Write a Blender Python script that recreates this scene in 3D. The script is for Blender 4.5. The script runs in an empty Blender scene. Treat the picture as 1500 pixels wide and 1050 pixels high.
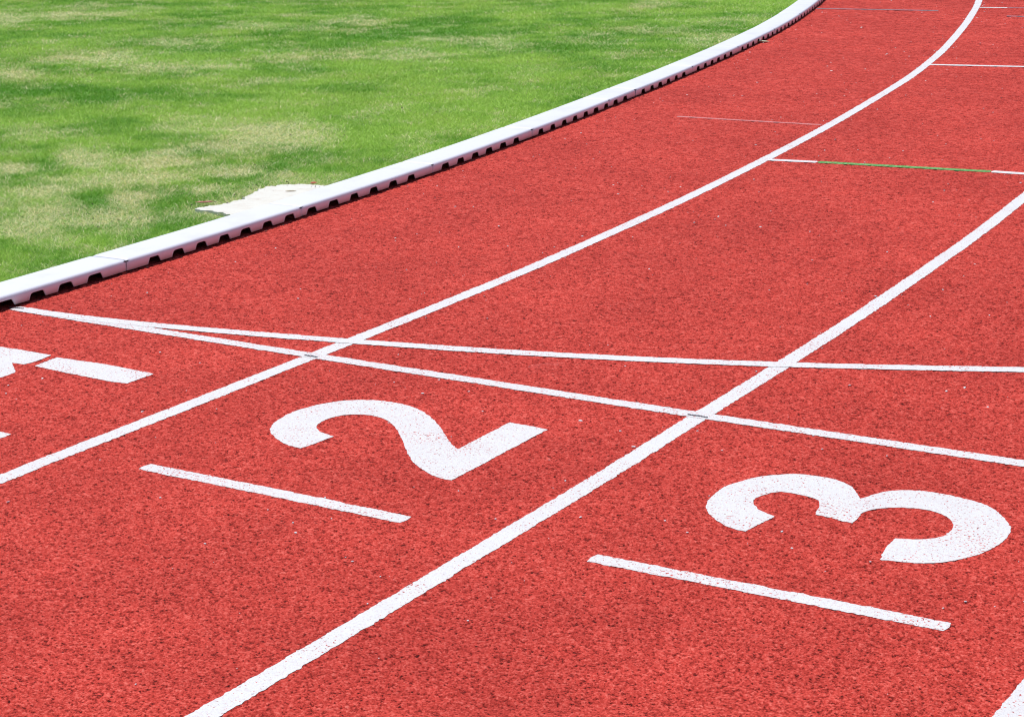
import bpy, bmesh, math, random
import numpy as np
from mathutils import Vector, Matrix
from mathutils.geometry import tessellate_polygon

S = bpy.context.scene
random.seed(7)
rng = np.random.default_rng(11)
R_ = math.radians

# ------------------------------------------------------------------ camera
CAM = (4.4928, -4.5559, 1.5043)
YAW, PIT, ROL = -0.52991, 0.26502, -0.01069
cam = bpy.data.cameras.new("camera")
cam.sensor_width = 36.0
cam.lens = 2987.68 / 1500 * 36.0
cam.clip_start = 0.05
cam.clip_end = 3000
co = bpy.data.objects.new("camera", cam)
S.collection.objects.link(co)
fw = Vector((math.sin(YAW)*math.cos(PIT), math.cos(YAW)*math.cos(PIT), -math.sin(PIT)))
rt = Vector((math.cos(YAW), -math.sin(YAW), 0))
up = rt.cross(fw)
r2 = rt*math.cos(ROL) + up*math.sin(ROL)
u2 = -rt*math.sin(ROL) + up*math.cos(ROL)
m = Matrix((r2, u2, -fw)).transposed().to_4x4()
m.translation = CAM
co.matrix_world = m
S.camera = co
S.render.engine = 'CYCLES'
S.cycles.filter_width = 1.15

# ------------------------------------------------------------------ sky, sun, exposure
SUN = Vector((-0.36, 0.10, 0.93)).normalized()      # towards the sun: high, over the infield
w = bpy.data.worlds.new("World"); S.world = w; w.use_nodes = True
nt = w.node_tree
bg = nt.nodes["Background"]; bg.inputs[1].default_value = 0.105
sk = nt.nodes.new("ShaderNodeTexSky"); sk.sky_type = 'NISHITA'; sk.sun_disc = False
sk.sun_elevation = math.asin(SUN.z); sk.sun_rotation = math.atan2(SUN.x, SUN.y)
nt.links.new(sk.outputs[0], bg.inputs[0])
sl = bpy.data.lights.new("sun", 'SUN'); sl.energy = 3.7; sl.angle = R_(0.55); sl.color = (1.0, 0.965, 0.91)
so = bpy.data.objects.new("sun", sl); S.collection.objects.link(so)
so.rotation_euler = SUN.to_track_quat('Z', 'Y').to_euler(); so.location = (-8, 2, 20)
S.view_settings.view_transform = 'Standard'; S.view_settings.look = 'None'
S.view_settings.gamma = 1; S.view_settings.exposure = 0.0

# ------------------------------------------------------------------ track layout
RK, T0 = 39.353, -0.2478        # radius of the kerb's outer face, start of the bend
def pos(n, s):
    """n metres out from the kerb face, s metres along it from where the bend begins"""
    n = np.asarray(n, float); s = np.asarray(s, float)
    th = np.maximum(s, 0)/RK
    x = np.where(s < 0, n, -RK + (RK+n)*np.cos(th))
    y = np.where(s < 0, T0+s, T0 + (RK+n)*np.sin(th))
    return x, y

def wob(knots, s, sig=0.35):
    """small smooth deviations of a hand-laid line from its ideal course"""
    ks, kd = zip(*knots)
    t = np.arange(ks[0]-6, ks[-1]+6, 0.05)
    v = np.interp(t, ks, kd, left=0, right=0)
    k = np.exp(-0.5*(np.arange(-60, 61)*0.05/sig)**2); k /= k.sum()
    v = np.convolve(np.pad(v, 60, mode='edge'), k, mode='valid')
    return np.interp(s, t, v)

W1 = [(-1.0,-.002),(-.6,-.006),(-.3,-.008),(0,-.002),(.5,.004),(1.1,.0075),(2,.008),(3,.007),(4.75,.001),(5.6,.003),(6.3,.014),(7.2,.015),(8.6,.001),(10,-.007),(11.2,-.001)]
W2 = [(-2,-.004),(-1.4,.004),(-.9,.003),(-.2,.0035),(.2,-.006),(.7,-.005),(2,-.005),(2.5,0),(3.3,-.002)]
WK = [(0,.003),(.5,.004),(1,.001),(2,.009),(2.5,.010),(3.2,.005),(4.6,-.017),(5.7,-.027),(6.7,-.017),(8.6,.010),(11,.005)]
N1, N2, N3 = 1.1802, 2.4002, 3.607

def tag(o, label=None, cat=None, group=None, kind=None):
    if label: o["label"] = label
    if cat: o["category"] = cat
    if group: o["group"] = group
    if kind: o["kind"] = kind
    return o

def link(name, me, mat, parent=None, recentre=True, smooth=False):
    if recentre and len(me.vertices):
        a = np.empty(len(me.vertices)*3, np.float32); me.vertices.foreach_get('co', a); a = a.reshape(-1, 3)
        c = (a.min(0)+a.max(0))/2; c[2] = a[:, 2].min()
        me.vertices.foreach_set('co', (a-c).ravel().astype(np.float32)); me.update()
    else:
        c = (0, 0, 0)
    o = bpy.data.objects.new(name, me); S.collection.objects.link(o)
    if mat is not None: me.materials.append(mat)
    o.location = Vector([float(v) for v in c])
    if parent is not None:
        o.parent = parent; o.location = Vector([float(v) for v in c]) - parent.location
    if smooth:
        me.polygons.foreach_set('use_smooth', [True]*len(me.polygons))
    return o

def mesh(name, v, f):
    me = bpy.data.meshes.new(name)
    me.from_pydata([tuple(map(float, p)) for p in v], [], [tuple(int(i) for i in q) for q in f])
    me.update(); return me

def in_poly(x, y, poly):
    c = np.zeros(len(x), bool); P_ = np.array(poly); j = len(P_)-1
    for i in range(len(P_)):
        xi, yi = P_[i]; xj, yj = P_[j]
        c ^= ((yi > y) != (yj > y)) & (x < (xj-xi)*(y-yi)/(yj-yi+1e-12)+xi); j = i
    return c

def fnoise(n, step, seed, octs=((0.005, .8), (0.014, .7), (0.05, .3), (0.3, .3))):
    """ragged 1-D noise along a painted edge, unit-ish amplitude"""
    g = np.random.default_rng(seed); t = np.arange(n)*step; out = np.zeros(n)
    for wl, a in octs:
        kn = np.arange(0, t[-1]+3*wl, wl); out += a*np.interp(t, kn, g.normal(size=len(kn)))
    return out

# ------------------------------------------------------------------ materials
class NB:
    def __init__(s, name):
        s.m = bpy.data.materials.new(name); s.m.use_nodes = True
        s.t = s.m.node_tree; s.b = s.t.nodes["Principled BSDF"]
    def n(s, typ, **kw):
        x = s.t.nodes.new(typ)
        for k, v in kw.items(): setattr(x, k, v)
        return x
    def l(s, a, b): s.t.links.new(a, b)
    def noise(s, vec, scale, detail=3, rough=.55, dist=0):
        x = s.n("ShaderNodeTexNoise"); s.l(vec, x.inputs["Vector"])
        x.inputs["Scale"].default_value = scale; x.inputs["Detail"].default_value = detail
        x.inputs["Roughness"].default_value = rough; x.inputs["Distortion"].default_value = dist
        return x.outputs["Fac"]
    def ramp(s, fac, stops, interp='LINEAR'):
        x = s.n("ShaderNodeValToRGB"); cr = x.color_ramp; cr.interpolation = interp
        while len(cr.elements) < len(stops): cr.elements.new(0.5)
        for e, (p, c) in zip(cr.elements, stops):
            e.position = p; e.color = (*c, 1) if isinstance(c, tuple) else (c, c, c, 1)
        s.l(fac, x.inputs[0]); return x.outputs[0]
    def mix(s, fac, a, b, typ='MIX'):
        x = s.n("ShaderNodeMix", data_type='RGBA', blend_type=typ)
        for v, i in ((fac, 0), (a, 6), (b, 7)):
            if hasattr(v, 'links'): s.l(v, x.inputs[i])
            else: x.inputs[i].default_value = v if i == 0 else (*v, 1)
        return x.outputs[2]
    def math(s, op, a, b=None, clamp=False):
        x = s.n("ShaderNodeMath", operation=op, use_clamp=clamp)
        for v, i in ((a, 0), (b, 1)):
            if v is None: continue
            if hasattr(v, 'links'): s.l(v, x.inputs[i])
            else: x.inputs[i].default_value = v
        return x.outputs[0]
    def bump(s, h, strength, dist):
        x = s.n("ShaderNodeBump"); x.inputs["Strength"].default_value = strength
        x.inputs["Distance"].default_value = dist; s.l(h, x.inputs["Height"]); return x.outputs[0]

def track_nodes(b):
    """red rubber granules: returns colour, height; everything in world metres"""
    P = b.n("ShaderNodeNewGeometry").outputs["Position"]
    vo = b.n("ShaderNodeTexVoronoi"); vo.inputs["Scale"].default_value = 230; b.l(P, vo.inputs["Vector"])
    sep = b.n("ShaderNodeSeparateColor"); b.l(vo.outputs["Color"], sep.inputs[0])
    cell = sep.outputs[0]
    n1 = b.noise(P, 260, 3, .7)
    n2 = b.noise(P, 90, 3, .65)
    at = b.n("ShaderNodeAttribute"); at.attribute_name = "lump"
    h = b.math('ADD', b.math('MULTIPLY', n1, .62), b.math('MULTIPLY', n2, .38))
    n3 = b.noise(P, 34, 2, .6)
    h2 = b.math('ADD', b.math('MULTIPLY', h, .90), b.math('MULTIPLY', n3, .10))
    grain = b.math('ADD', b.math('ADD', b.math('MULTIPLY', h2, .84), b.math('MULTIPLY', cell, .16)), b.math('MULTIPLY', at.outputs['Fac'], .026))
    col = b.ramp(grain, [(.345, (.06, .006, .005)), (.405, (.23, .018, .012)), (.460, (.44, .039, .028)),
                         (.545, (.625, .066, .049)), (.67, (.79, .170, .132))])  # dark rubber base, with shade of the gaps between granules painted in
    # broad tonal mottling, pale scuffs
    big = b.noise(P, 1.6, 5, .6); mid = b.noise(P, 11, 4, .6)
    col = b.mix(1.0, col, b.ramp(big, [(.32, (.86, .83, .84)), (.66, (1.06, 1.08, 1.08))]), 'MULTIPLY')
    col = b.mix(1.0, col, b.ramp(mid, [(.30, (.92, .91, .91)), (.68, (1.05, 1.05, 1.05))]), 'MULTIPLY')
    sc = b.ramp(b.noise(P, 7, 5, .75, .6), [(.66, 0.0), (.78, .22)])
    col = b.mix(sc, col, (.70, .30, .28))
    return P, col, h

def mk_track():
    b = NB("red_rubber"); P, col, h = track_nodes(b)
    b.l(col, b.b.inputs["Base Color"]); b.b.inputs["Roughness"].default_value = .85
    b.b.inputs["Specular IOR Level"].default_value = .12
    b.l(b.bump(h, .6, .004), b.b.inputs["Normal"]); return b.m
M_TRACK = mk_track()

def mk_paint(name, base, wear=.5, seed=0.0, tint=None):
    """paint rolled over the granules; where it is worn the rubber itself shows"""
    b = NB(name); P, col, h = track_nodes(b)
    off = b.n("ShaderNodeVectorMath", operation='ADD'); b.l(P, off.inputs[0]); off.inputs[1].default_value = (seed, seed*1.7, 0)
    V = off.outputs[0]
    a = b.noise(V, 150, 2, .6); c = b.noise(V, 6, 3, .6)
    t = b.math('ADD', a, b.math('MULTIPLY', b.math('SUBTRACT', c, .5), .34))
    lo = .655 - .075*wear
    hole = b.ramp(t, [(lo, 0.0), (lo+.03, 1.0)])
    thin = b.ramp(b.noise(V, 130, 3, .7), [(.38, 1.0), (.47, 0.0)])
    soft = b.math('MULTIPLY', thin, .10+.34*wear)
    dirt = b.noise(V, 18, 4, .7)
    pc = b.mix(b.ramp(dirt, [(.35, 0.0), (.75, .22)]), base, tuple(x*.80 for x in base))
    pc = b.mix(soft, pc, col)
    spk = b.ramp(b.noise(V, 330, 3, .7), [(.34, 1.0), (.44, 0.0)])
    pc = b.mix(b.math('MULTIPLY', spk, .35+.25*wear), pc, (.36, .31, .36))
    grime = b.ramp(b.noise(V, 3.2, 5, .7, .5), [(.50, 0.0), (.75, .20)])
    pc = b.mix(grime, pc, (.55, .46, .46))
    if tint: pc = b.mix(b.ramp(b.noise(V, 60, 3, .7), [(.42, 0.0), (.55, 1.0)]), pc, tint)
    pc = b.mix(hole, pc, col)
    b.l(pc, b.b.inputs["Base Color"]); b.b.inputs["Roughness"].default_value = .62
    b.b.inputs["Specular IOR Level"].default_value = .3
    b.l(b.bump(h, .45, .0045), b.b.inputs["Normal"]); return b.m
WHITE = (.76, .76, .77)
M_PAINT = mk_paint("white_paint", WHITE, .15)
M_PAINT_WORN = mk_paint("worn_white_paint", WHITE, .5, 3.1)
M_PAINT_NUM = mk_paint("number_paint", WHITE, .3, 8.3)
M_FAR = mk_paint("thin_white_paint", (.80, .78, .79), .1, 5.5)
M_GREEN = mk_paint("green_paint", (.18, .50, .17), .2, 1.9, (.07, .27, .04))
M_DARK = mk_paint("dark_grey_paint", (.10, .11, .17), .5, 6.1, (.30, .29, .34))
M_PINK = mk_paint("faded_pink_paint", (.70, .24, .23), 1.4, 4.4)

def mk_simple(name, c1, c2, scale, rough=.6, bump=.2, bd=.002, detail=4):
    b = NB(name); P = b.n("ShaderNodeNewGeometry").outputs["Position"]
    f = b.noise(P, scale, detail, .65)
    b.l(b.ramp(f, [(.35, c1), (.65, c2)]), b.b.inputs["Base Color"]); b.b.inputs["Roughness"].default_value = rough
    if bump: b.l(b.bump(f, bump, bd), b.b.inputs["Normal"])
    return b.m
M_PENCIL = mk_simple("pencil_lead", (.05, .045, .06), (.17, .15, .19), 900, .6, 0)
M_FLECK = mk_simple("chipped_paint", (.62, .60, .62), (.86, .86, .88), 60, .6, .3)
M_CRUMB = mk_simple("dark_crumbs", (.06, .04, .04), (.22, .14, .11), 200, .9, .3)

def mk_kerb():
    b = NB("white_kerb_plastic"); P = b.n("ShaderNodeNewGeometry").outputs["Position"]
    d = b.noise(P, 5, 5, .65); fine = b.noise(P, 120, 3, .6)
    c = b.mix(b.ramp(d, [(.50, 0.0), (.80, .55)]), (.80, .805, .89), (.62, .60, .62))
    sepz = b.n("ShaderNodeSeparateXYZ"); b.l(P, sepz.inputs[0])
    foot = b.math('SUBTRACT', 1.0, b.math('MULTIPLY', sepz.outputs[2], 70), clamp=True)      # splashed rubber dust along the foot
    g = b.math('MULTIPLY', foot, b.ramp(b.noise(P, 30, 4, .7), [(.4, 0.0), (.7, .8)]))
    c = b.mix(g, c, (.42, .28, .28))
    b.l(c, b.b.inputs["Base Color"]); b.b.inputs["Roughness"].default_value = .42
    b.l(b.bump(fine, .12, .001), b.b.inputs["Normal"]); return b.m
M_KERB = mk_kerb()
M_HOLLOW_SHADE = mk_simple("kerb_hollow_shade", (.012, .011, .012), (.03, .026, .028), 50, .95, 0)  # shade inside the hollow kerb, painted as a near-black colour

def mk_soil():
    b = NB("turf_soil"); P = b.n("ShaderNodeNewGeometry").outputs["Position"]
    a = b.noise(P, 240, 4, .7); d = b.noise(P, 1.4, 4, .6)
    g = b.ramp(a, [(.35, (.10, .24, .02)), (.6, (.20, .38, .05))])
    s = b.ramp(a, [(.35, (.26, .26, .09)), (.6, (.50, .46, .20))])
    b.l(b.mix(b.ramp(d, [(.48, 0.0), (.62, .6)]), g, s), b.b.inputs["Base Color"]); b.b.inputs["Roughness"].default_value = .95
    b.l(b.bump(a, .6, .006), b.b.inputs["Normal"]); return b.m
M_SOIL = mk_soil()

def mk_grass():
    b = NB("grass_blades"); at = b.n("ShaderNodeAttribute"); at.attribute_name = "tint"
    b.l(at.outputs["Color"], b.b.inputs["Base Color"]); b.b.inputs["Roughness"].default_value = .55
    b.b.inputs["Specular IOR Level"].default_value = .25
    tr = b.n("ShaderNodeBsdfTranslucent"); b.l(at.outputs["Color"], tr.inputs[0])
    mx = b.n("ShaderNodeMixShader"); mx.inputs[0].default_value = .32
    b.l(b.b.outputs[0], mx.inputs[1]); b.l(tr.outputs[0], mx.inputs[2])
    b.l(mx.outputs[0], b.t.nodes["Material Output"].inputs[0]); return b.m
M_GRASS = mk_grass()

def mk_concrete():
    b = NB("pale_concrete"); P = b.n("ShaderNodeNewGeometry").outputs["Position"]
    a = b.noise(P, 14, 5, .65); f = b.noise(P, 260, 3, .6)
    c = b.ramp(a, [(.25, (.50, .43, .35)), (.36, (.68, .64, .57)), (.5, (.73, .715, .65)), (.75, (.76, .755, .70))])
    c = b.mix(b.ramp(f, [(.3, .35), (.45, 0.0)]), c, (.52, .47, .41))
    b.l(c, b.b.inputs["Base Color"]); b.b.inputs["Roughness"].default_value = .9
    b.l(b.bump(f, .4, .002), b.b.inputs["Normal"]); return b.m
M_CONC = mk_concrete()

# ------------------------------------------------------------------ the ground
g = mesh("ground", [(-900, -900, -.012), (900, -900, -.012), (900, 900, -.012), (-900, 900, -.012)], [(0, 1, 2, 3)])
tag(link("ground", g, M_SOIL, recentre=False), kind="structure")

def make_track():
    """one object: a coarse sheet reaching round the bend, and over the part in use a fine granular relief"""
    ZB = -.0040
    ss = np.concatenate([np.arange(-60, -2, 2.0), np.arange(-2, 16, .25), np.arange(16, 100, 1.5)])
    nn = np.array([-.10, 0, .6, 1.2, 2.4, 3.7, 4.9, 6.1, 7.4, 8.6, 10.4]); k = len(nn); m = len(ss)
    SSg, NNg = np.meshgrid(ss, nn, indexing='ij'); x, y = pos(NNg, SSg)
    V1 = np.stack([x.ravel(), y.ravel(), np.full(x.size, ZB)], 1)
    I, J = np.meshgrid(np.arange(m-1), np.arange(k-1), indexing='ij'); b0 = (I*k+J).ravel()
    F1 = np.stack([b0, b0+1, b0+k+1, b0+k], 1)
    # relief: rubber granules as a height field, its mesh coarser with distance
    st = .00064
    r = 3.25*np.exp(np.arange(int(math.log(17.5/3.25)/st))*st)
    th = np.arange(YAW-.315, YAW+.315, st)
    nr, nt_ = len(r), len(th)
    RR, TT = np.meshgrid(r, th, indexing='ij')
    g = np.random.default_rng(5)
    RR = RR*(1+st*.35*g.uniform(-1, 1, RR.shape)); TT = TT+st*.35*g.uniform(-1, 1, TT.shape)
    X = CAM[0]+RR*np.sin(TT); Y = CAM[1]+RR*np.cos(TT)
    H = g.normal(size=X.shape).astype(np.float32)
    for ax in (0, 1): H = .25*np.roll(H, 1, ax)+.5*H+.25*np.roll(H, -1, ax)
    H /= H.std()
    c = g.normal(size=(nr//4+3, nt_//4+3)).astype(np.float32)      # looser clumps
    fi = np.arange(nr)/4; fj = np.arange(nt_)/4; i0 = fi.astype(int); j0 = fj.astype(int); a = (fi-i0)[:, None]; b = (fj-j0)[None]
    C_ = (c[i0][:, j0]*(1-a)+c[i0+1][:, j0]*a)*(1-b)+(c[i0][:, j0+1]*(1-a)+c[i0+1][:, j0+1]*a)*b
    H = .93*H+.34*C_/C_.std()
    amp = .00092*(RR/4.2)**.25
    Z = np.minimum(-.0009+amp*H, -.0001+.0002*H)
    Z = np.maximum(Z, -.0034)
    n_ = np.where(Y < T0, X, np.hypot(X+RK, Y-T0)-RK)
    S_ = np.where(Y < T0, Y-T0, np.arctan2(Y-T0, X+RK)*(RK+n_))
    mk = np.zeros(X.shape, bool)                 # paint fills the pits it covers
    for nb, w_ in ((N1, W1), (N2, W2), (N3, None)):
        mk |= np.abs(n_-nb-(wob(w_, S_.ravel()).reshape(S_.shape) if w_ else 0)) < .031
    Xc = np.clip(X, -.1, 9.8)
    mk |= (np.abs(Y-smooth_xy(FL, Xc.ravel()).reshape(X.shape)) < .030) & (X > -.01)
    mk |= (np.abs(Y-np.polyval(cf, np.clip(X, 0, 3.3))) < .032) & (X > .03) & (X < 3.3)
    for a0, a1, yy in ((1.41, 2.166, -1.038), (2.626, 3.392, -1.057), (.19, .952, -1.005)):
        mk |= (X > a0-.006) & (X < a1+.006) & (np.abs(Y-yy) < .034)
    for poly in (TWO, THREE, ONE_A, ONE_B):
        pa = np.array(poly); bb = (X > pa[:, 0].min()-.02) & (X < pa[:, 0].max()+.02) & (Y > pa[:, 1].min()-.02) & (Y < pa[:, 1].max()+.02)
        xx, yy = X[bb], Y[bb]; q = np.zeros(len(xx), bool)
        for ox, oy in ((.005, 0), (-.005, 0), (0, .005), (0, -.005), (0, 0)): q |= in_poly(xx+ox, yy+oy, poly)
        mk[bb] |= q
    Z = np.where(mk, np.maximum(Z*.25-.0001, -.0009), Z)
    Z = np.where(mk, np.minimum(Z, .0001), Z)
    ed = np.minimum(np.minimum(np.arange(nr), np.arange(nr)[::-1])[:, None], np.minimum(np.arange(nt_), np.arange(nt_)[::-1])[None])
    Z = np.where(ed < 8, Z*ed/8+ZB*(1-ed/8)-.0002, Z)
    n_ = np.where(Y < T0, X, np.hypot(X+RK, Y-T0)-RK)
    I, J = np.meshgrid(np.arange(nr-1), np.arange(nt_-1), indexing='ij')
    ok = (n_[:-1, :-1] > -.06) & (n_[1:, 1:] > -.06) & (n_[:-1, :-1] < 9)
    b0 = (I*nt_+J)[ok]
    F2 = np.stack([b0, b0+1, b0+nt_+1, b0+nt_], 1)
    used = np.zeros(X.size, bool); used[F2.ravel()] = True; mp = np.cumsum(used)-1
    V2 = np.stack([X.ravel(), Y.ravel(), Z.ravel()], 1)[used]; F2 = mp[F2]+len(V1)
    V = np.concatenate([V1, V2]).astype(np.float32); F = np.concatenate([F1, F2[:, ::-1]]).astype(np.int32)
    me = bpy.data.meshes.new("running_track")
    me.vertices.add(len(V)); me.vertices.foreach_set('co', V.ravel())
    me.loops.add(F.size); me.loops.foreach_set('vertex_index', F.ravel())
    me.polygons.add(len(F)); me.polygons.foreach_set('loop_start', (np.arange(len(F))*4).astype(np.int32))
    me.polygons.foreach_set('use_smooth', np.ones(len(F), bool))
    me.update()
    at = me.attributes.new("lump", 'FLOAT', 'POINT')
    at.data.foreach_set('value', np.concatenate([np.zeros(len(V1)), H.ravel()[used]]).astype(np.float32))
    print("track verts", len(V))
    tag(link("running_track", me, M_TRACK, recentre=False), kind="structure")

# ------------------------------------------------------------------ painted lines
def ribbon(name, cx, cy, width, z, mat, seed, rag=.0011, parent=None, ends=.004):
    """a painted stripe along a centre line, with ragged edges and ends"""
    cx = np.asarray(cx); cy = np.asarray(cy)
    tx = np.gradient(cx); ty = np.gradient(cy); L = np.hypot(tx, ty); tx /= L; ty /= L
    step = float(L.mean())
    n = len(cx)
    a = width/2 + 1.25*rag*fnoise(n, step, seed); b_ = width/2 + 1.25*rag*fnoise(n, step, seed+1)
    wv = .0012*fnoise(n, step, seed+2, ((.6, 1), (1.7, 1)))
    a += wv; b_ -= wv
    e = np.minimum(np.arange(n), np.arange(n)[::-1])*step      # rounded, ragged ends
    tp = np.sqrt(np.clip(e/ends, 0.02, 1)); a *= tp; b_ *= tp
    lx, ly = cx - ty*a, cy + tx*a; rx, ry = cx + ty*b_, cy - tx*b_
    V = np.empty((n, 2, 3), np.float32)
    V[:, 0, 0], V[:, 0, 1] = lx, ly; V[:, 1, 0], V[:, 1, 1] = rx, ry; V[:, :, 2] = z
    i = np.arange(n-1)*2
    F = np.stack([i, i+1, i+3, i+2], 1)
    me = bpy.data.meshes.new(name)
    me.vertices.add(n*2); me.vertices.foreach_set('co', V.ravel())
    me.loops.add(4*(n-1)); me.loops.foreach_set('vertex_index', F.ravel().astype(np.int32))
    me.polygons.add(n-1); me.polygons.foreach_set('loop_start', (np.arange(n-1)*4).astype(np.int32))
    me.update(); me.validate()
    return link(name, me, mat, parent)

def srange(near, far0, far1):
    a, b_ = near
    return np.concatenate([np.arange(far0, a, .05), np.arange(a, b_, .004), np.arange(b_, far1, .05)])

def even(a, b_, st=.004): return np.linspace(a, b_, max(3, int(abs(b_-a)/st)))

def lane(nbase, w_, s0, s1, seed, label, mat=M_PAINT):
    s = even(s0, s1, .005)
    x, y = pos(nbase + (wob(w_, s) if w_ else 0), s)
    o = ribbon("lane_line", x, y, .05, .0006, mat, seed)
    tag(o, label, "lane line", "white lane lines following the bend")
lane(N1, W1, -5, 24, 100, "long white lane line nearest the grass, running just below the kerb into the bend")
lane(N2, W2, -5, 22, 110, "long white lane line between the numbers 2 and 3")
lane(N3, None, -5, 20, 120, "white lane line cutting the bottom right corner beyond the number 3")

def smooth_xy(pts, x):
    px, py = zip(*pts)
    t = np.arange(px[0]-1, px[-1]+3, .02); vv = np.interp(t, px, py)
    kk = np.exp(-0.5*(np.arange(-30, 31)*.02/.12)**2); kk /= kk.sum()
    vv = np.convolve(np.pad(vv, 30, mode='edge'), kk, mode='valid'); return np.interp(x, t, vv)
FL = [(-.1, .012), (.24, .003), (.65, -.005), (1.04, -.0135), (1.41, -.017), (2.0, -.024), (2.25, -.027), (2.55, -.026), (3.03, -.027), (3.3, -.025), (9.8, -.02)]
x = even(.012, 9.7); tag(ribbon("finish_line", x, smooth_xy(FL, x), .048, .0011, M_PAINT_WORN, 200),
    "straight white line crossing all lanes just above the numbers", "finish line")
x = even(.05, 6.0)
xs = [.0, .1, .241, .36, .488, .626, .78, .939, 1.28, 1.565, 1.854, 2.131, 2.399, 2.796, 2.998]
ys = [.009, .0105, .016, .023, .036, .058, .088, .120, .189, .256, .336, .427, .526, .692, .784]
cf = np.polyfit(xs, ys, 5)
yc = np.where(x < 3.0, np.polyval(cf, x), np.polyval(cf, 3.0) + (x-3.0)*.455 + .045*(x-3.0)**2)
tag(ribbon("start_line", x, yc, .05, .0016, M_PAINT, 210),
    "curved white start line bowing away from the straight crossing line", "start line")

def dash(x0, x1, y0, y1, seed, label, mat=M_PAINT_WORN):
    x = even(x0, x1); y = np.interp(x, [x0, x1], [y0, y1]) + .002*np.sin((x-x0)*4)
    tag(ribbon("short_line", x, y, .046, .0006, mat, seed, .0011, ends=.003), label, "short line", "short white lines under the lane numbers")
dash(1.410, 2.166, -1.030, -1.046, 300, "short white line below the number 2, between the two long lane lines")
dash(2.626, 3.392, -1.056, -1.058, 310, "short white line nearest the camera, at lower right under the number 3")
dash(.19, .952, -1.005, -1.006, 320, "short white line whose tip shows at the left picture edge, near the number 1")

# marks further up the bend
def cross(name, pts, width, mat, seed, z=.0010, parent=None):
    n_, s_ = zip(*pts)
    t = even(n_[0], n_[-1], .006); s = np.interp(t, n_, s_)
    x, y = pos(t, s); return ribbon(name, x, y, width, z, mat, seed, parent=parent)
c1 = cross("cross_line", [(1.19, 3.745), (1.416, 3.764)], .046, M_FAR, 400)
tag(c1, "thin white cross line with a long green middle in the second lane", "cross line")
cross("green_stretch", [(1.417, 3.764), (2.156, 3.797)], .046, M_GREEN, 402, parent=c1)
cross("white_end", [(2.157, 3.797), (2.40, 3.793)], .046, M_FAR, 404, parent=c1)
tag(cross("cross_line", [(1.20, 7.158), (1.75, 7.200), (2.42, 7.25)], .050, M_FAR, 410),
    "thin all white cross line running right from the first lane line", "cross line")
c3 = cross("cross_line", [(1.20, 10.597), (1.408, 10.600)], .050, M_FAR, 420)
tag(c3, "short white cross line with a dark speckled end at the top right", "cross line")
cross("dark_end", [(1.409, 10.602), (2.35, 10.66)], .035, M_DARK, 422, parent=c3)
tag(cross("dark_line", [(.012, 10.34), (.92, 10.318)], .040, M_DARK, 430),
    "dark speckled line across the first lane at the top of the bend", "dark line")
tag(cross("dark_line", [(1.42, 10.007), (2.35, 9.96)], .040, M_DARK, 440),
    "dark speckled line at the right edge below the short white cross line", "dark line")
tag(cross("faded_line", [(.40, 4.79), (.8, 4.770), (1.145, 4.758)], .030, M_PINK, 450, .0004),
    "faint pink worn line crossing the first lane halfway up the bend", "faded line")

# ------------------------------------------------------------------ numbers
def ragged(poly, st=.004, amp=.0010, seed=0):
    P = np.array(poly); out = []; N = len(P)
    for i in range(N):
        p0, p1, p2, p3 = P[i-1], P[i], P[(i+1) % N], P[(i+2) % N]
        L = np.hypot(*(p2-p1)); k_ = max(1, int(L/st))
        def corner(a, b_, c):
            u = b_-a; w_ = c-b_; cs = (u@w_)/(np.hypot(*u)*np.hypot(*w_)+1e-9); return cs < .76
        c1_, c2_ = corner(p0, p1, p2), corner(p1, p2, p3)
        m1 = (p2-p1) if c1_ else (p2-p0)/2*min(1, L/max(1e-6, np.hypot(*(p2-p0))/2))
        m2 = (p2-p1) if c2_ else (p3-p1)/2*min(1, L/max(1e-6, np.hypot(*(p3-p1))/2))
        for j in range(k_):
            t = j/k_; h00 = 2*t**3-3*t*t+1; h10 = t**3-2*t*t+t; h01 = -2*t**3+3*t*t; h11 = t**3-t*t
            out.append(h00*p1+h10*m1+h01*p2+h11*m2)
    out = np.array(out); n = len(out)
    d = np.roll(out, -1, 0)-np.roll(out, 1, 0); d /= np.maximum(1e-9, np.hypot(d[:, 0], d[:, 1]))[:, None]
    nz = fnoise(n, st, seed)*amp
    return out + np.stack([d[:, 1], -d[:, 0]], 1)*nz[:, None]

TWO = [[1.6705,-.6173],[1.6659,-.6833],[1.6563,-.7363],[1.6213,-.7304],[1.5712,-.7091],[1.5207,-.6721],[1.495,-.6424],[1.4745,-.6026],[1.4638,-.5543],[1.4584,-.493],[1.4654,-.4426],[1.4825,-.3956],[1.5101,-.3522],[1.5475,-.3225],[1.5921,-.3034],[1.6396,-.2995],[1.6848,-.3037],[1.7311,-.3211],[1.7804,-.3547],[1.8303,-.3956],[1.8741,-.4384],[1.9269,-.4962],[1.9613,-.5303],[1.9975,-.5625],[1.9963,-.4375],[1.9961,-.3087],[2.0482,-.3110],[2.1099,-.318],[2.1093,-.4919],[2.1094,-.6519],[2.1083,-.767],[2.0804,-.7671],[2.0393,-.7515],[1.9986,-.7274],[1.9629,-.7017],[1.9054,-.6428],[1.8518,-.5789],[1.8075,-.5285],[1.7604,-.4776],[1.7181,-.4447],[1.6836,-.4294],[1.6518,-.4257],[1.6226,-.4325],[1.5968,-.4484],[1.5803,-.4735],[1.5723,-.5074],[1.5763,-.5478],[1.5876,-.5706],[1.6162,-.599]]
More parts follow.
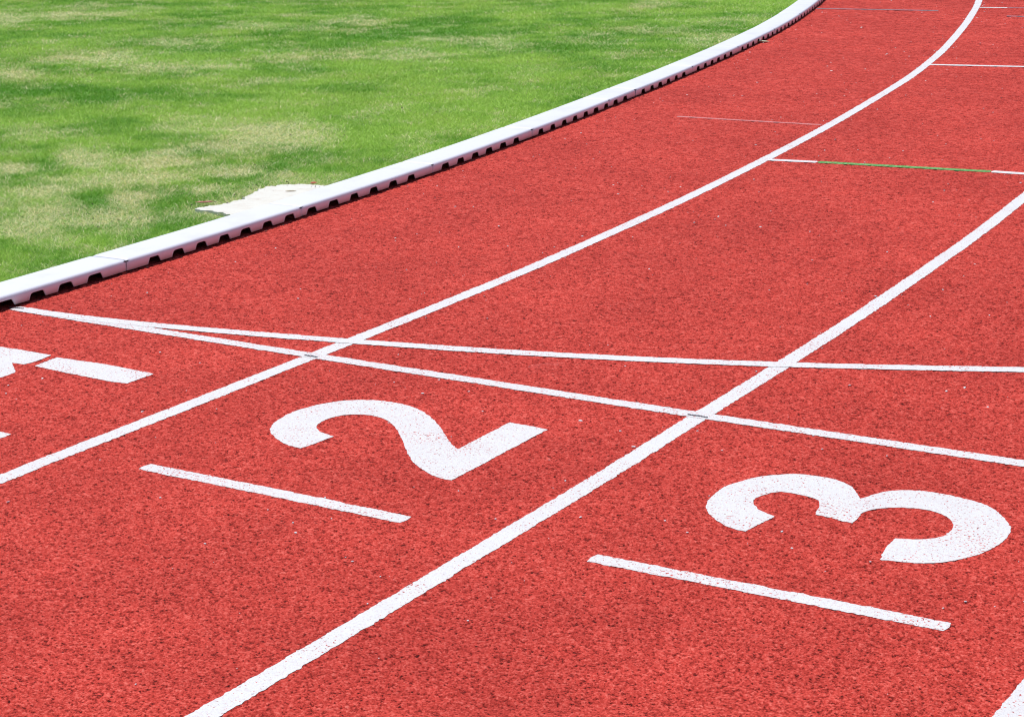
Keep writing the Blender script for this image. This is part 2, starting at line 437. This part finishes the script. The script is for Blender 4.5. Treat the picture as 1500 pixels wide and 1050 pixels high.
THREE = [[2.8598,-.6418],[2.8498,-.6984],[2.8416,-.7576],[2.8195,-.7579],[2.7885,-.7455],[2.7493,-.7159],[2.7178,-.6811],[2.7011,-.6517],[2.6885,-.6147],[2.6815,-.5689],[2.6806,-.5188],[2.6912,-.472],[2.7083,-.4315],[2.7307,-.3952],[2.758,-.3698],[2.7873,-.3487],[2.8219,-.3406],[2.8522,-.3378],[2.8854,-.3429],[2.9139,-.3564],[2.9381,-.3792],[2.9597,-.4079],[2.9797,-.4418],[2.9937,-.4087],[3.008,-.3778],[3.0256,-.3553],[3.0545,-.3353],[3.0817,-.3249],[3.1166,-.3223],[3.1472,-.3238],[3.18,-.3295],[3.2124,-.3381],[3.2442,-.3525],[3.2709,-.375],[3.2994,-.412],[3.318,-.4415],[3.3334,-.4761],[3.3394,-.5075],[3.3413,-.5514],[3.3382,-.5878],[3.3331,-.6121],[3.3223,-.6509],[3.3056,-.6853],[3.2856,-.7156],[3.2599,-.7424],[3.2294,-.7612],[3.2047,-.7704],[3.1787,-.7761],[3.1526,-.7818],[3.1392,-.7069],[3.1363,-.6463],[3.1599,-.638],[3.1851,-.628],[3.2035,-.612],[3.2173,-.5893],[3.2249,-.5622],[3.2232,-.5284],[3.2165,-.5046],[3.2025,-.4807],[3.1809,-.4604],[3.1541,-.4466],[3.1276,-.4432],[3.0979,-.4491],[3.0714,-.4604],[3.0453,-.4787],[3.0247,-.5047],[3.0185,-.5285],[3.0194,-.5408],[3.0225,-.5719],[3.0235,-.6011],[3.0004,-.5979],[2.9647,-.5894],[2.9311,-.587],[2.9256,-.5586],[2.9194,-.5283],[2.9085,-.505],[2.8948,-.4899],[2.8742,-.4842],[2.8475,-.4788],[2.8229,-.4791],[2.8003,-.4863],[2.7872,-.5045],[2.7774,-.5318],[2.7771,-.5666],[2.7875,-.5903],[2.8068,-.6136],[2.8316,-.6287]]
ONE_A = [[.5505,-.4728],[.5415,-.373],[.6147,-.3692],[.7139,-.3659],[.8198,-.3725],[.8993,-.3779],[.9001,-.4348],[.8994,-.4889],[.8461,-.495],[.7461,-.4891],[.6338,-.4808]]
ONE_B = [[.262,-.366],[.313,-.3625],[.3968,-.3602],[.5101,-.3637],[.5174,-.4305],[.5121,-.4761],[.4673,-.4773],[.5297,-.5299],[.5507,-.5511],[.5516,-.5853],[.5515,-.618],[.465,-.625],[.262,-.470]]
def number(polys, seed, label):
    bm = bmesh.new()
    for k_, p in enumerate(polys):
        q = ragged(p, seed=seed+k_)
        vs = [bm.verts.new((a, b_, .0006)) for a, b_ in q]
        for t in tessellate_polygon([[Vector((a, b_, 0)) for a, b_ in q]]):
            try: bm.faces.new([vs[i] for i in t])
            except ValueError: pass
    bmesh.ops.recalc_face_normals(bm, faces=bm.faces)
    for fc in bm.faces:
        if fc.normal.z < 0: fc.normal_flip()
    me = bpy.data.meshes.new("painted_number"); bm.to_mesh(me); bm.free()
    tag(link("painted_number", me, M_PAINT_NUM), label, "lane number", "white lane numbers painted on the track")
number([ONE_A, ONE_B], 500, "white painted number 1 cut off by the left picture edge")
number([TWO], 510, "large white number 2 painted in the middle lane")
number([THREE], 520, "large white number 3 painted in the right hand lane")

make_track()

# ------------------------------------------------------------------ pencil marks on the paint
def scribble(cx, cy, ang, L, label, seed):
    gg = np.random.default_rng(seed); P_ = []
    n = 15
    for i in range(n):
        t = i/(n-1)-.5; P_.append((t*L, (.0045 if i % 2 else -.0045)*(.6+.5*gg.random())))
    P_ += [(t*L, -.001+.003*math.sin(9*t)) for t in np.linspace(.5, -.5, 12)]
    P_ += [(t*L, .003*math.cos(7*t)) for t in np.linspace(-.48, .45, 9)]
    v = []; f = []; ca, sa = math.cos(ang), math.sin(ang)
    for i in range(len(P_)-1):
        a = np.array(P_[i]); b_ = np.array(P_[i+1]); d = b_-a; d = d/(np.hypot(*d)+1e-9); nn_ = np.array([-d[1], d[0]])*.0014
        o = len(v)
        for q in (a-nn_, b_-nn_, b_+nn_, a+nn_): v.append((cx+q[0]*ca-q[1]*sa, cy+q[0]*sa+q[1]*ca, .0022+i*.00002))
        f.append((o, o+1, o+2, o+3))
    tag(link("pencil_mark", mesh("pencil_mark", v, f), M_PENCIL), label, "pencil mark", "dark scribbles where lines cross")
scribble(1.1775, -.0235, -.04, .044, "small dark scribble where the straight line crosses the first lane line", 1)
scribble(2.391, -.0365, -.02, .056, "small dark scribble where the straight line crosses the second lane line", 2)
scribble(.022, .014, .25, .050, "small dark scribble at the kerb where the two crossing lines begin", 3)

# ------------------------------------------------------------------ kerb
def kerb_section(s0, s1, label, slots):
    """hollow white kerb piece: rounded top, outer wall with drainage notches, hollow inside painted black as shade"""
    H, Wd, TH, bot = .0435, .158, .004, .0065
    gap = .0005
    a, b_ = s0+gap, s1-gap
    # outline of the notches along s
    def low(s):
        for c, hw in slots:
            d = abs(s-c)
            if d < hw:
                e = (hw-d)/.012
                return bot + .0215*min(1, e)**.75 if e < 1 else bot+.0215
        return bot
    base = list(np.arange(a, b_, .02)) + [b_]
    for c, hw in slots:
        base += [c+q for q in (-hw-.0005, -hw+.0003, -hw+.002, -hw+.005, -hw+.010, -hw+.02, 0, hw-.02, hw-.010, hw-.005, hw-.002, hw-.0003, hw+.0005)]
    sv = np.array(sorted(q for q in base if a <= q <= b_)); sv = sv[np.concatenate([[True], np.diff(sv) > 1e-5])]
    mid = (a+b_)/2; w0, w1 = float(wob(WK, a))+random.uniform(-.0014, .0014), float(wob(WK, b_))+random.uniform(-.0014, .0014)
    dz = random.uniform(-.0004, .0005)
    off = np.interp(sv, [a, b_], [w0, w1])      # straight-laid pieces
    # cross-section from the outer foot, over the top, down the inner side
    r = .012
    prof = [(0, None)]
    prof += [(-.0008, H-r-.002)]
    prof += [(-r-.0008+r*math.cos(t), H-r+r*math.sin(t)) for t in np.linspace(0, math.pi/2, 6)]
    prof += [(-.05, H+.0006), (-.10, H+.0006)]
    prof += [(-Wd+r-r*math.sin(t), H-r+r*math.cos(t)) for t in np.linspace(0, math.pi/2, 5)]
    prof += [(-Wd, -.010)]
    bm = bmesh.new(); rows = []; inner = []
    endf = np.minimum(sv-a, b_-sv)
    for s, o_, e_ in zip(sv, off, endf):
        row = []; sh = .0022*max(0, 1-e_/.0025) # ends eased so the joint reads
        for n_, z in prof:
            z = low(s) if z is None else z - (sh if z > .02 else 0) + (dz if z > .02 else 0)
            nx = n_ + o_ - (sh if n_ > -.02 else 0)
            x, y = pos(nx, s); row.append(bm.verts.new((float(x), float(y), z)))
        rows.append(row)
        ir = []
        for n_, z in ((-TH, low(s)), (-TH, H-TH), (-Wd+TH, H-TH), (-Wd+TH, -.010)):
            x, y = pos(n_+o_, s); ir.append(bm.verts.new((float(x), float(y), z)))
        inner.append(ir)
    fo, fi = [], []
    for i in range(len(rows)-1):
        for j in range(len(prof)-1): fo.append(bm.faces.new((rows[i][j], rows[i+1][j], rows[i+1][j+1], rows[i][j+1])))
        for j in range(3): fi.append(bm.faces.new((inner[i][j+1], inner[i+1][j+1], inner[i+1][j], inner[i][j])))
        fo.append(bm.faces.new((inner[i][0], inner[i+1][0], rows[i+1][0], rows[i][0])))
    for rw, ir in ((rows[0], inner[0]), (rows[-1], inner[-1])):
        try: fo.append(bm.faces.new(rw + ir[::-1]))
        except ValueError: pass
    bmesh.ops.recalc_face_normals(bm, faces=bm.faces)
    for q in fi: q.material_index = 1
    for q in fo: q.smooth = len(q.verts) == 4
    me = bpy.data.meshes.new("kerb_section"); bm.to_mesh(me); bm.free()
    me.materials.append(M_KERB); me.materials.append(M_HOLLOW_SHADE)
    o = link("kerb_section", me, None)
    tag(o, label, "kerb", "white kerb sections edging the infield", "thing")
    return o

JO = [-4.36, -3.32, -2.29, -1.25, -.215, .82, 1.86, 2.89, 3.93, 4.96, 5.38, 6.41, 7.44, 8.49, 9.53, 10.56, 11.60, 12.64, 13.68]
JO += [13.68+1.035*i for i in range(1, 9)]
SL0 = [.381, .517, .656, .808, .962, 1.095, 1.228, 1.360, 1.494, 1.628, 1.776, 1.933, 2.089, 2.240, 2.395, 2.551, 2.700, 2.860]
step = .1465
allslots = [SL0[0]-step*i for i in range(34, 0, -1)] + SL0
while allslots[-1] < 22.2: allslots.append(allslots[-1]+step)
def klabel(i):
    s0, s1 = JO[i], JO[i+1]
    if s1 < 0: return "white kerb section beyond the left picture edge, %s from it" % ["nearest", "second", "third", "fourth"][max(0, 3-i)]
    names = {4: "notched white kerb section at the left picture edge where the crossing lines meet it",
             5: "notched white kerb section in front of the pale concrete patch, left of the joint there",
             6: "notched white kerb section starting at the right end of the pale concrete patch",
             7: "second notched white kerb section right of the concrete patch",
             8: "third notched white kerb section right of the concrete patch",
             9: "very short white kerb piece midway along the bend",
             10: "white kerb section just beyond the very short piece",
             11: "second white kerb section beyond the very short piece, behind the fallen pale leaf's left",
             12: "white kerb section with the fallen pale leaf at its foot",
             13: "white kerb section just beyond the fallen pale leaf",
             14: "topmost white kerb section in the picture"}
    return names.get(i, "white kerb section beyond the top picture edge, %s from it" % ["nearest", "second", "third", "fourth", "fifth", "sixth", "seventh", "eighth", "ninth", "tenth", "eleventh", "twelfth"][max(0, min(11, i-15))])
for i in range(len(JO)-1):
    a, b_ = JO[i], JO[i+1]
    sl_ = [(c+random.uniform(-.003, .003), .0375+random.uniform(-.003, .003)) for c in allslots if a+.045 < c < b_-.045]
    kerb_section(a, b_, klabel(i), sl_)

# ------------------------------------------------------------------ concrete patch behind the kerb
PATCH = [(-.165, 1.52), (-.323, 1.526), (-.40, 1.555), (-.47, 1.54), (-.515, 1.565), (-.480, 1.69), (-.470, 1.80), (-.515, 1.93), (-.545, 2.06), (-.50, 2.15), (-.42, 2.19), (-.34, 2.20), (-.27, 2.18), (-.205, 2.12), (-.18, 1.9)]
q = ragged(PATCH, .008, .006, 77)
bm = bmesh.new()
top = [bm.verts.new((a, b_, .002)) for a, b_ in q]; bt = [bm.verts.new((a, b_, -.02)) for a, b_ in q]
for t in tessellate_polygon([[Vector((a, b_, 0)) for a, b_ in q]]):
    bm.faces.new([top[i] for i in t])
n = len(q)
for i in range(n): bm.faces.new((top[i], bt[i], bt[(i+1) % n], top[(i+1) % n]))
bmesh.ops.recalc_face_normals(bm, faces=bm.faces)
me = bpy.data.meshes.new("concrete_patch"); bm.to_mesh(me); bm.free()
tag(link("concrete_patch", me, M_CONC), "pale concrete patch with a crumbling edge in the grass behind the kerb", "concrete patch")

# ------------------------------------------------------------------ grass
DRY = [[-1.391,2.438,.124,.062,.139,-.168,1.0],[-1.708,2.278,.077,.039,.111,-.124,1.0],[-1.442,3.29,.172,.086,.151,-.203,1.0],[-1.366,2.872,.128,.064,.097,-.124,.9],[-1.192,3.114,.13,.065,.141,-.193,.7],[-1.245,1.971,.156,.079,.097,-.113,.8],[-1.403,1.623,.089,.045,.097,-.105,.8],[-.921,1.698,.075,.038,.145,-.171,.8],[-.925,2.282,.105,.053,.083,-.106,.7],[-.787,1.902,.075,.038,.049,-.061,.5],[-4.263,5.312,.219,.103,.17,-.194,.8],[-6.335,7.331,.293,.132,.217,-.241,.6],[-3.618,5.005,.265,.126,.172,-.205,.6],[-4.375,6.192,.253,.118,.157,-.192,.4],[-6.611,6.923,.145,.065,.361,-.378,.7],[-3.261,5.212,.113,.054,.124,-.158,.6],[-4.214,4.468,.15,.072,.16,-.168,.6],[-.711,1.252,.175,.09,.106,-.121,.8],[-.945,1.131,.117,.06,.2,-.214,.8],[-.632,2.374,.104,.053,.097,-.133,.5],[-2.477,2.824,.121,.06,.091,-.098,.4],[-1.835,1.917,.081,.041,.098,-.103,.7],[-.57,1.324,.07,.036,.069,-.082,.8],[-4.57,7.155,.225,.103,.143,-.186,.4],[-3.195,5.815,.157,.074,.128,-.174,.5],[-1.809,3.526,.155,.076,.084,-.109,.4],[-1.156,7.909,.245,.113,.133,-.291,.5],[-1.525,8.953,.353,.16,.077,-.172,.3],[-2.532,6.207,.234,.11,.155,-.239,.5],[-4.046,7.81,.183,.083,.164,-.239,.6],[-2.538,7.045,.329,.153,.164,-.271,.4]]

def vnoise(x, y, scale, seed, octs=3):
    g_ = np.random.default_rng(seed); out = 0; amp = 1; tot = 0
    for k_ in range(octs):
        T = g_.random((128, 128)); X = x*scale+37.3*k_; Y = y*scale+11.7*k_
        i = np.floor(X).astype(int); j = np.floor(Y).astype(int); fx = X-i; fy = Y-j
        fx = fx*fx*(3-2*fx); fy = fy*fy*(3-2*fy)
        a = T[i % 128, j % 128]; b2 = T[(i+1) % 128, j % 128]; c = T[i % 128, (j+1) % 128]; d = T[(i+1) % 128, (j+1) % 128]
        out = out + amp*((a*(1-fx)+b2*fx)*(1-fy)+(c*(1-fx)+d*fx)*fy); tot += amp; amp *= .55; scale *= 2.1
    return out/tot

def dryness(x, y):
    d = np.zeros(len(x))
    for cx, cy, ax, ay, bx, by, s in DRY:
        det = ax*by-ay*bx; dx, dy = x-cx, y-cy
        u = (dx*by-dy*bx)/det; v_ = (ax*dy-ay*dx)/det
        wx = (vnoise(x, y, 6, 91)-.5)*2.0; wy = (vnoise(x, y, 6, 92)-.5)*2.0
        d = np.maximum(d, 1.3*s*np.exp(-.75*((u+wx)**2+(v_+wy)**2)))
    return d

def make_grass():
    core = [(-.165, .05), (-.165, 2), (-.4, 4.2), (-.85, 7.2), (-1.7, 10.5), (-2.2, 12.2), (-9, 9.0), (-.8, .5)]
    wide = [(-.165, -3), (-3.5, -2), (-13, 8), (-9, 15), (-1, 15), (-1, 9), (-.165, 0)]
    N = 5200000
    x = rng.uniform(-13, -.16, N); y = rng.uniform(-3, 15, N)
    cd = np.hypot(x-CAM[0], y-CAM[1])
    ic = in_poly(x, y, core); iw = in_poly(x, y, wide)
    dens = np.where(ic, np.clip(1.25-(cd-6)*.13, .32, 1.0), np.where(iw, .10, 0))
    keep = rng.random(N) < dens*1.0
    x, y, cd, ic = x[keep], y[keep], cd[keep], ic[keep]
    # behind the kerb only, and not on the concrete
    nk = np.where(y < T0, x, np.hypot(x+RK, y-T0)-RK)
    keep = (nk < -.166 + wob(WK, np.maximum(y-T0, 0))) & ~in_poly(x+rng.normal(0, .007, len(x)), y+rng.normal(0, .010, len(x)), PATCH) & ~(in_poly(x*.93-.020, y*.93+.132, PATCH) & (rng.random(len(x)) < .35))
    x, y, cd, ic, nk = x[keep], y[keep], cd[keep], ic[keep], nk[keep]
    n = len(x)
    near = np.exp(-.5*((np.hypot(x+.9, (y-1.6)*.8))/1.0)**2)
    dr = dryness(x, y)
    dr = np.maximum(dr, .9*np.exp(-.5*(((x+.42)/.17)**2+((y-1.90)/.36)**2)**2)*(.6+.6*vnoise(x, y, 9, 55)))
    nz = vnoise(x, y, 1.5, 21, 4); nz2 = vnoise(x, y, 6.5, 22, 3)
    dr = np.clip(np.maximum(dr, np.clip((nz-.62)*2.6, 0, .40)) + .16*near*nz2 + (nz2-.5)*.75, 0, 1)
    scale = np.where(ic, np.clip(cd/7.5, .85, 1.7), 2.6)
    h = (.013+.014*rng.random(n))*(1-.45*dr)*np.where(ic, 1, 1.2)
    wd = .0013*scale*(.7+.7*rng.random(n))
    ang = rng.uniform(0, 2*np.pi, n); lean = (.5+1.1*rng.random(n))*(1+.6*dr)
    dx, dy = np.cos(ang), np.sin(ang)
    fa = rng.uniform(0, 2*np.pi, n); px, py = np.cos(fa)*wd, np.sin(fa)*wd
    z0 = -.012
    V = np.empty((n, 5, 3), np.float32)
    for k_, (t, wf) in enumerate(((0, 1), (0, -1), (.55, .8), (.55, -.8), (1, 0))):
        bend = lean*h*(t**1.6)
        V[:, k_, 0] = x+px*wf+dx*bend; V[:, k_, 1] = y+py*wf+dy*bend; V[:, k_, 2] = z0+h*t*(1-.25*t*np.minimum(lean, 1.4))
    # blades must not poke through the kerb
    kx = -.162
    o = np.arange(n)*5
    quad = np.stack([o, o+1, o+3, o+2], 1); tri = np.stack([o+2, o+3, o+4], 1)
    me = bpy.data.meshes.new("grass")
    me.vertices.add(n*5); me.vertices.foreach_set('co', V.ravel())
    li = np.concatenate([quad, tri], 1).ravel().astype(np.int32)
    me.loops.add(len(li)); me.loops.foreach_set('vertex_index', li)
    ls = np.stack([np.arange(n)*7, np.arange(n)*7+4], 1).ravel().astype(np.int32)
    me.polygons.add(2*n); me.polygons.foreach_set('loop_start', ls)
    me.update()
    # colour of each blade: dark to fresh green, straw where the turf is dry
    big = vnoise(x, y, .55, 31, 3); gm = np.clip(.5+.16*np.clip((cd-8.5)/4, 0, 1)+(big-.5)*1.7+(vnoise(x, y, 3.4, 33, 4)-.5)*2.0+rng.normal(0, .20, n), 0, 1)
    dark = np.array([.155, .405, .036]); fresh = np.array([.480, .700, .130]); straw = np.array([.86, .77, .36]); pale = np.array([.95, .87, .62])
    col = dark+(fresh-dark)*gm[:, None]
    far = np.clip((cd-9)/6, 0, 1)[:, None]*.0
    isd = rng.random(n) < np.clip(dr*1.05, 0, .92)
    sc = straw+(pale-straw)*rng.random(n)[:, None]
    mixf = np.where(isd, .72+.28*rng.random(n), dr*.35)[:, None]
    col = col*(1-mixf)+sc*mixf
    col *= (.82+.36*rng.random(n))[:, None]
    rgba = np.ones((n, 5, 4), np.float32); rgba[:, :, :3] = col[:, None, :]
    at = me.attributes.new("tint", 'FLOAT_COLOR', 'POINT'); at.data.foreach_set('color', rgba.ravel())
    print("grass blades", n)
    tag(link("grass", me, M_GRASS, recentre=False), "short mown green turf with dry straw coloured patches inside the kerb", "grass", kind="stuff")
make_grass()

# ------------------------------------------------------------------ litter
def chips(name, pts, sizes, mat, label, cat, z0=.0008, flat=.35, seed=5):
    gg = random.Random(seed); v = []; f = []
    for (x, y, z), r in zip(pts, sizes):
        k_ = gg.choice((4, 5, 6)); a0 = gg.random()*6.28; st = gg.uniform(1, 1.9); o = len(v)
        ring = []
        for i in range(k_):
            a = a0+i*2*math.pi/k_; rr = r*gg.uniform(.6, 1.1)
            ux, uy = rr*math.cos(a)*st, rr*math.sin(a); c, s = math.cos(a0*3), math.sin(a0*3)
            ring.append((x+ux*c-uy*s, y+ux*s+uy*c))
        for px, py in ring: v.append((px, py, z))
        for px, py in ring: v.append((x+(px-x)*.7, y+(py-y)*.7, z+r*flat*gg.uniform(.6, 1.3)))
        f.append(tuple(range(o+k_, o+2*k_)))
        for i in range(k_): f.append((o+i, o+(i+1) % k_, o+k_+(i+1) % k_, o+k_+i))
    o = link(name, mesh(name, v, f), mat, recentre=False)
    return tag(o, label, cat, kind="stuff")
pts = []; sz = []
for i in range(1150):
    s = random.uniform(-2.6, 11.5); n_ = random.uniform(.03, 3.9)
    if random.random() < .25: n_ = random.choice((.05, N1, N2)) + random.gauss(0, .10)
    if n_ < .01: continue
    x, y = pos(n_, s); pts.append((float(x), float(y), .0006)); sz.append(random.choice((.0011, .0014, .0017, .0021, .0028, .0036))*random.uniform(.8, 1.2)*(1 + .05*max(0, s)))
chips("paint_flecks", pts, sz, M_FLECK, "tiny white flecks of chipped paint scattered over the red track", "paint flecks")
pts = []; sz = []
for i in range(60):                                                   # crumbs round the rim of the concrete
    k_ = random.randrange(4, 14); a = np.array(PATCH[k_]); b_ = np.array(PATCH[k_+1 if k_ < 15 else 0]); t = random.random()
    p = a+(b_-a)*t + np.array([random.gauss(-.03, .03), random.gauss(0, .03)])
    pts.append((p[0], p[1], .004)); sz.append(random.choice((.0008,.0012,.0018,.0025,.004)))
for i in range(50):
    s = random.uniform(-.2, 8); n_ = -.25-abs(random.gauss(0, 1.1)); x, y = pos(n_, s)
    pts.append((float(x), float(y), .004)); sz.append(random.uniform(.0015, .004))
for i in range(60):
    pts.append((random.gauss(-.72, .18), random.gauss(1.15, .14), .004)); sz.append(random.uniform(.001, .003))
for i in range(110):                                                  # grit swept against the kerb's foot
    s = random.uniform(-.3, 10.5); x, y = pos(float(wob(WK, s))+abs(random.gauss(0, .012))+.002, s)
    pts.append((float(x), float(y), .0)); sz.append(random.uniform(.0012, .0035))
chips("dirt_crumbs", pts, sz, M_CRUMB, "dark crumbs of earth and bark in the turf and along the kerb's foot", "dirt", flat=.8, seed=9)

def leaf(x, y, z, L, Wd, ang, cols, label, curl=.25, seed=1):
    gg = random.Random(seed); v = []; f = []; nx_, ny_ = 14, 6
    ca, sa = math.cos(ang), math.sin(ang)
    for i in range(nx_+1):
        t = i/nx_; hw = Wd/2*math.sin(math.pi*min(1, t*.96+.03))**.7
        for j in range(ny_+1):
            u = j/ny_*2-1; px = (t-.5)*L; py = u*hw
            pz = z + curl*L*((t-.5)**2) + abs(u)*hw*.5 + gg.uniform(-1, 1)*L*.008
            v.append((x+px*ca-py*sa, y+px*sa+py*ca, pz))
    for i in range(nx_):
        for j in range(ny_): a = i*(ny_+1)+j; f.append((a, a+1, a+ny_+2, a+ny_+1))
    me = mesh("fallen_leaf", v, f)
    o = link("fallen_leaf", me, mk_simple("leaf_"+str(seed), cols[0], cols[1], 60, .55, .4), smooth=True)
    md = o.modifiers.new("thickness", 'SOLIDIFY'); md.thickness = .0006
    tag(o, label, "leaf"); return o
leaf(-.815, 7.735, .001, .115, .035, .35, ((.50, .56, .26), (.78, .76, .62)), "curled pale greenish leaf lying on the track against the kerb", .18, 3)
leaf(-.545, 1.665, .004, .075, .020, .75, ((.40, .07, .06), (.62, .24, .22)), "dried reddish leaf at the left tip of the concrete patch", .2, 4)
leaf(-.405, 2.205, .004, .032, .024, 1.3, ((.42, .06, .03), (.66, .20, .10)), "small crumpled orange red leaf on the far rim of the concrete patch", .5, 6)
leaf(-.395, 2.03, .0025, .045, .012, .6, ((.50, .42, .30), (.62, .54, .40)), "thin straw brown leaf lying on the pale concrete", .1, 8)
